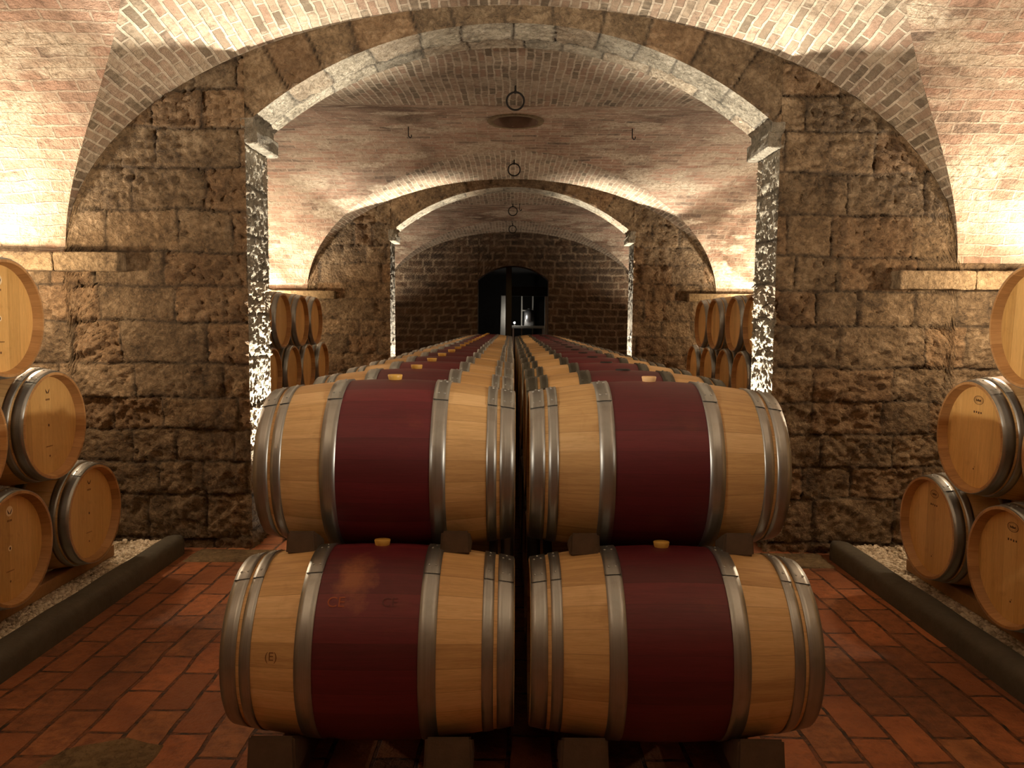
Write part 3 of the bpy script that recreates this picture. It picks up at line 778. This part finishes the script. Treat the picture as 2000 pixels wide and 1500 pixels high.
# ------------------------------------------------------------------ kerbs, gravel
for side, s, xi, ye in (('left', -1, 2.23, 5.28), ('right', 1, 2.19, 5.26)):
    bm = bmesh.new(); y0 = -.42
    prof = [(0, 0), (0, .085), (.012, .112), (.035, .125), (.115, .125), (.14, .112), (.15, .09), (.15, 0)]
    Y = lin(y0, ye, .08); rows = []
    for j, y in enumerate(Y):
        e = min(1, (ye-y)/.10+.0); sc = .55+.45*math.sqrt(max(0, 1-(1-e)**2)) if e < 1 else 1
        rows.append([bm.verts.new((s*(xi+.075+(x-.075)*sc+.006*noise.noise(Vector((y*2, x*8, s)))), y, z*(.75+.25*sc)+(.006*noise.noise(Vector((y*3, x*9, 4+s))) if z > .05 else 0))) for x, z in prof])
    for a in range(len(rows)-1):
        for b_ in range(len(prof)-1): bm.faces.new((rows[a][b_], rows[a][b_+1], rows[a+1][b_+1], rows[a+1][b_]))
    bm.faces.new(rows[-1]); bm.faces.new(rows[0][::-1])
    bmesh.ops.recalc_face_normals(bm, faces=bm.faces)
    tag(link_mesh('kerb_stone', bm, M['kerb'], smooth=True), 'long grey rounded stone kerb edging the %s gravel bed' % side, 'kerb')
    # gravel
    bm = bmesh.new(); tint = bm.loops.layers.float_color.new('tint'); r = random.Random(7+s)
    f = bm.faces.new([bm.verts.new((s*x, y, .052)) for x, y in ((xi+.145, -.4), (SIDE-.02, -.4), (SIDE-.02, W1-.03), (xi+.145, W1-.03))])
    for l in f.loops: l[tint] = (0.0, 0, 0, 1)
    ico = bmesh.new(); bmesh.ops.create_icosphere(ico, subdivisions=1, radius=1); base = [v.co.copy() for v in ico.verts]; fs = [[v.index for v in f_.verts] for f_ in ico.faces]; ico.free()
    for i in range(9000):
        u = r.random()
        x = xi+.155 + (r.random()*.22 if u < .72 else .22+r.random()*.75)
        y = r.uniform(1.8, W1-.06)
        sz = r.uniform(.009, .017); rot = Matrix.Rotation(r.random()*6.28, 3, 'Z') @ Matrix.Rotation(r.random()*3, 3, 'X')
        scl = Vector((r.uniform(.8, 1.4), r.uniform(.7, 1.1), r.uniform(.6, .9)))
        c = Vector((s*x, y, .056+r.random()*.012)); t_ = r.random()
        vv = [bm.verts.new(c+rot @ Vector((p.x*scl.x*sz, p.y*scl.y*sz, p.z*scl.z*sz))) for p in base]
        for q in fs:
            f = bm.faces.new([vv[n_] for n_ in q])
            for l in f.loops: l[tint] = (t_, 0, 0, 1)
    tag(link_mesh('gravel', bm, M['gravel']), 'pale gravel bed beneath the %s barrel stack' % side, 'gravel', None, 'stuff')

# flat stones let into the floor
def slab(pts, z, label, name='stone_slab', mat='slab'):
    bm = bmesh.new(); n_ = len(pts)
    c = Vector((sum(p[0] for p in pts)/n_, sum(p[1] for p in pts)/n_, 0))
    top = []; bot = []
    P = []
    for i in range(n_):
        a = Vector((*pts[i], 0)); b_ = Vector((*pts[(i+1) % n_], 0))
        for k2 in range(5):
            p = a.lerp(b_, k2/5); p += (p-c).normalized()*fbm(p*9, 2)*.03; P.append(p)
    bv = [bm.verts.new((p.x, p.y, 0)) for p in P]; tv = [bm.verts.new((c.x+(p.x-c.x)*.96, c.y+(p.y-c.y)*.96, z)) for p in P]
    for i in range(len(P)): bm.faces.new((bv[i], bv[(i+1) % len(P)], tv[(i+1) % len(P)], tv[i]))
    bm.faces.new(tv)
    tag(link_mesh(name, bm, M[mat]), label, 'floor stone')
slab([(-1.72, 2.40), (-1.28, 2.42), (-1.30, 2.80), (-1.46, 2.86), (-1.66, 2.76)], .003, 'pale ochre stone set in the brick floor at bottom left')
slab([(-2.18, 5.02), (-1.62, 5.02), (-1.62, 5.30), (-2.16, 5.30)], .006, 'worn ochre stone in the floor at the foot of the left pier')
slab([(1.62, 4.98), (2.16, 4.98), (2.16, 5.30), (1.60, 5.30)], .006, 'worn ochre stone in the floor at the foot of the right pier')

# ------------------------------------------------------------------ floor spotlights
for (x, y, p), lab in zip(FOOT, ('glowing floor spotlight at the foot of the near arch, left jamb', 'glowing floor spotlight at the foot of the near arch, right jamb',
                                 'floor spotlight at the foot of the far arch, left jamb', 'floor spotlight at the foot of the far arch, right jamb')):
    o = empty('floor_spotlight', (x, y, 0), lab, 'spotlight')
    bm = bmesh.new(); lathe(bm, [(0, .001), (0, .055), (.06, .055), (.075, .05), (.075, .042), (.07, .001)], 24, 'Z'); link_mesh('housing', bm, M['steel'], o)
    bm = bmesh.new(); lathe(bm, [(.0765, .041), (.080, .03), (.082, .001)], 24, 'Z'); link_mesh('lens', bm, M['lens'], o)

# ------------------------------------------------------------------ rings and hooks on the vault crown
def crown(y, x=0):
    for ya, yb in BAYS:
        if ya <= y <= yb:
            S = yb-ya; d = min(y-ya, yb-y); t = (d-S/2)/(S/2); k = KEND[ya if y-ya < yb-y else yb]
            return lun(x, d, S, k) if d < depth_at(x, S, k) else zmain(d, S)
for x, y, lab in ((.02, 7.12, 'black iron ring hanging from the vault just beyond the near arch, largest of the four'),
                  (.02, 10.25, 'black iron ring hanging from the vault below the round crown hole'),
                  (.01, 14.0, 'small iron ring hanging in the far vault, with a hook beside it'),
                  (.01, 16.7, 'smallest iron ring, just above the end wall')):
    zc = crown(y); o = empty('iron_ring', (x, y, zc), lab, 'ring', 'iron rings on the vault')
    bm = bmesh.new(); R_, r_ = .078, .009; n1, n2 = 36, 8; V = []
    for i in range(n1):
        a = 2*PI*i/n1; V.append([bm.verts.new(((R_+r_*math.cos(2*PI*j/n2))*math.cos(a), r_*math.sin(2*PI*j/n2), (R_+r_*math.cos(2*PI*j/n2))*math.sin(a)-R_-.05)) for j in range(n2)])
    for i in range(n1):
        for j in range(n2):
            f = bm.faces.new((V[i][j], V[(i+1) % n1][j], V[(i+1) % n1][(j+1) % n2], V[i][(j+1) % n2])); f.smooth = True
    link_mesh('ring', bm, M['iron'], o)
    bm = bmesh.new(); lathe(bm, [(-.062, .001), (-.062, .012), (-.045, .014), (-.03, .009), (.02, .009)], 12, 'Z'); link_mesh('eye_bolt', bm, M['iron'], o)
for x, y, lab in ((-1.19, 9.0, 'thin iron hook hanging from the vault left of the crown hole'), (1.36, 9.0, 'thin iron hook hanging from the vault right of the crown hole'), (.13, 14.0, 'short iron hook beside the small ring in the far vault')):
    zc = crown(y, x); bm = bmesh.new()
    pts = [Vector((0, 0, .02)), Vector((0, 0, -.10)), Vector((.02, 0, -.125)), Vector((.035, 0, -.11)), Vector((.035, 0, -.09))]
    for a, b_ in zip(pts, pts[1:]):
        d_ = (b_-a); q = d_.to_track_quat('Z', 'Y').to_matrix(); res = bmesh.ops.create_cone(bm, segments=8, radius1=.006, radius2=.006, depth=d_.length*1.08, cap_ends=True)
        for v in res['verts']: v.co = q @ v.co+(a+b_)/2
    o = link_mesh('iron_hook', bm, M['iron']); o.location = (x, y, zc); tag(o, lab, 'hook', 'iron hooks on the vault')

# ------------------------------------------------------------------ things in the far doorway
YD = W3B+.9
def at(px, py, Y):   # photo pixel -> world x,z on the plane at distance Y
    e = math.atan((750-py)/F)-PITCH; return ((px-998)/F*(Y*math.cos(PITCH)-0*math.sin(PITCH)), CAMZ+Y*math.tan(e))
def frame_box(bm, p0, p1, Y, dep=.06):
    x0, z1 = at(*p0, Y); x1, z0 = at(*p1, Y); box(bm, x0, x1, Y, Y+dep, max(0, z0), z1, .004)
bm = bmesh.new(); frame_box(bm, (987, 520), (998, 770), YD, .14)
tag(link_mesh('wooden_post', bm, M['olive']), 'dark olive wooden post standing in the far doorway', 'post')
bm = bmesh.new(); frame_box(bm, (998, 560), (1070, 578), YD, .08)
x0, z1 = at(998, 500, YD); x1, z0 = at(1078, 578, YD)
lin_ = bm
tag(link_mesh('door_header', bm, M['void']), 'black header beam across the right of the far doorway', 'beam')
bm = bmesh.new(); frame_box(bm, (1063, 560), (1069, 780), YD+.1, .10)
tag(link_mesh('door_post', bm, M['whitewood']), 'pale upright door post at the right of the far doorway', 'post')
bm = bmesh.new()
x0, _ = at(974, 600, YD+1.5); x1, _ = at(986, 600, YD+1.5); _, zt = at(980, 577, YD+1.5)
vv = box(bm, x0, x1, YD+1.5, YD+1.7, 0, zt, .01)
for v in bm.verts:
    if v.co.z > zt-.4 and v.co.x < (x0+x1)/2: v.co.x += .05
tag(link_mesh('stone_pillar', bm, M['whitewood']), 'pale narrow pillar inside the far dark room', 'pillar')
# steel tank on a table
YT = YD+1.6
xc, zb = at(1033, 636, YT); _, zt = at(1030, 604, YT)
tb = empty('work_table', (xc, YT, 0), 'grey metal table in the far dark room', 'table')
bm = bmesh.new(); box(bm, -.48, .42, -.3, .3, zb-.07, zb, .004); link_mesh('table_top', bm, M['whitewood'], tb)
for sx in (-.44, .38):
    for sy in (-.26, .26):
        bm = bmesh.new(); box(bm, sx-.02, sx+.02, sy-.02, sy+.02, 0, zb-.07); link_mesh('leg', bm, M['steel'], tb)
tk = empty('steel_tank', (xc, YT, zb), 'small shiny steel tank on the table in the far room', 'tank')
h = zt-zb
bm = bmesh.new(); lathe(bm, [(0, .001), (0, .13), (.02, .15), (h*.8, .15), (h*.92, .12), (h, .06), (h, .001)], 32, 'Z'); link_mesh('tank_body', bm, M['steel'], tk)
bm = bmesh.new(); lathe(bm, [(h, .05), (h+.03, .05), (h+.03, .001)], 20, 'Z'); link_mesh('lid', bm, M['steel'], tk)
bm = bmesh.new(); x0, z1 = at(1017, 577, YT+.2); x1, z0 = at(1041, 605, YT+.2); t_ = .035
box(bm, x0, x0+t_, YT+.36, YT+.40, z0, z1); box(bm, x1-t_, x1, YT+.36, YT+.40, z0, z1); box(bm, x0, x1, YT+.36, YT+.40, z0-t_, z0)
box(bm, x0, x0+t_, YT+.36, YT+.40, 0, z0-t_); box(bm, x1-t_, x1, YT+.36, YT+.40, 0, z0-t_)
tag(link_mesh('pipe_frame', bm, M['whitewood']), 'pale U-shaped frame standing behind the steel tank', 'frame')
xg, zg = at(1004, 629, YT-.1)
gl = empty('small_lamp', (xg, YT-.1, zb), 'tiny glowing lamp on the table left of the tank', 'lamp')
bm = bmesh.new(); lathe(bm, [(0, .001), (0, .03), (.015, .03), (.02, .01), (.06, .008), (.06, .001)], 16, 'Z'); link_mesh('base', bm, M['iron'], gl)
bm = bmesh.new(); lathe(bm, [(.055, .001), (.06, .018), (.08, .026), (.10, .018), (.107, .001)], 16, 'Z'); bl = link_mesh('bulb', bm, M['lens'], gl)
lamp('small_lamp_light', 'POINT', (xg, YT-.32, zb+.25), 4, (1, .95, .85), .03)
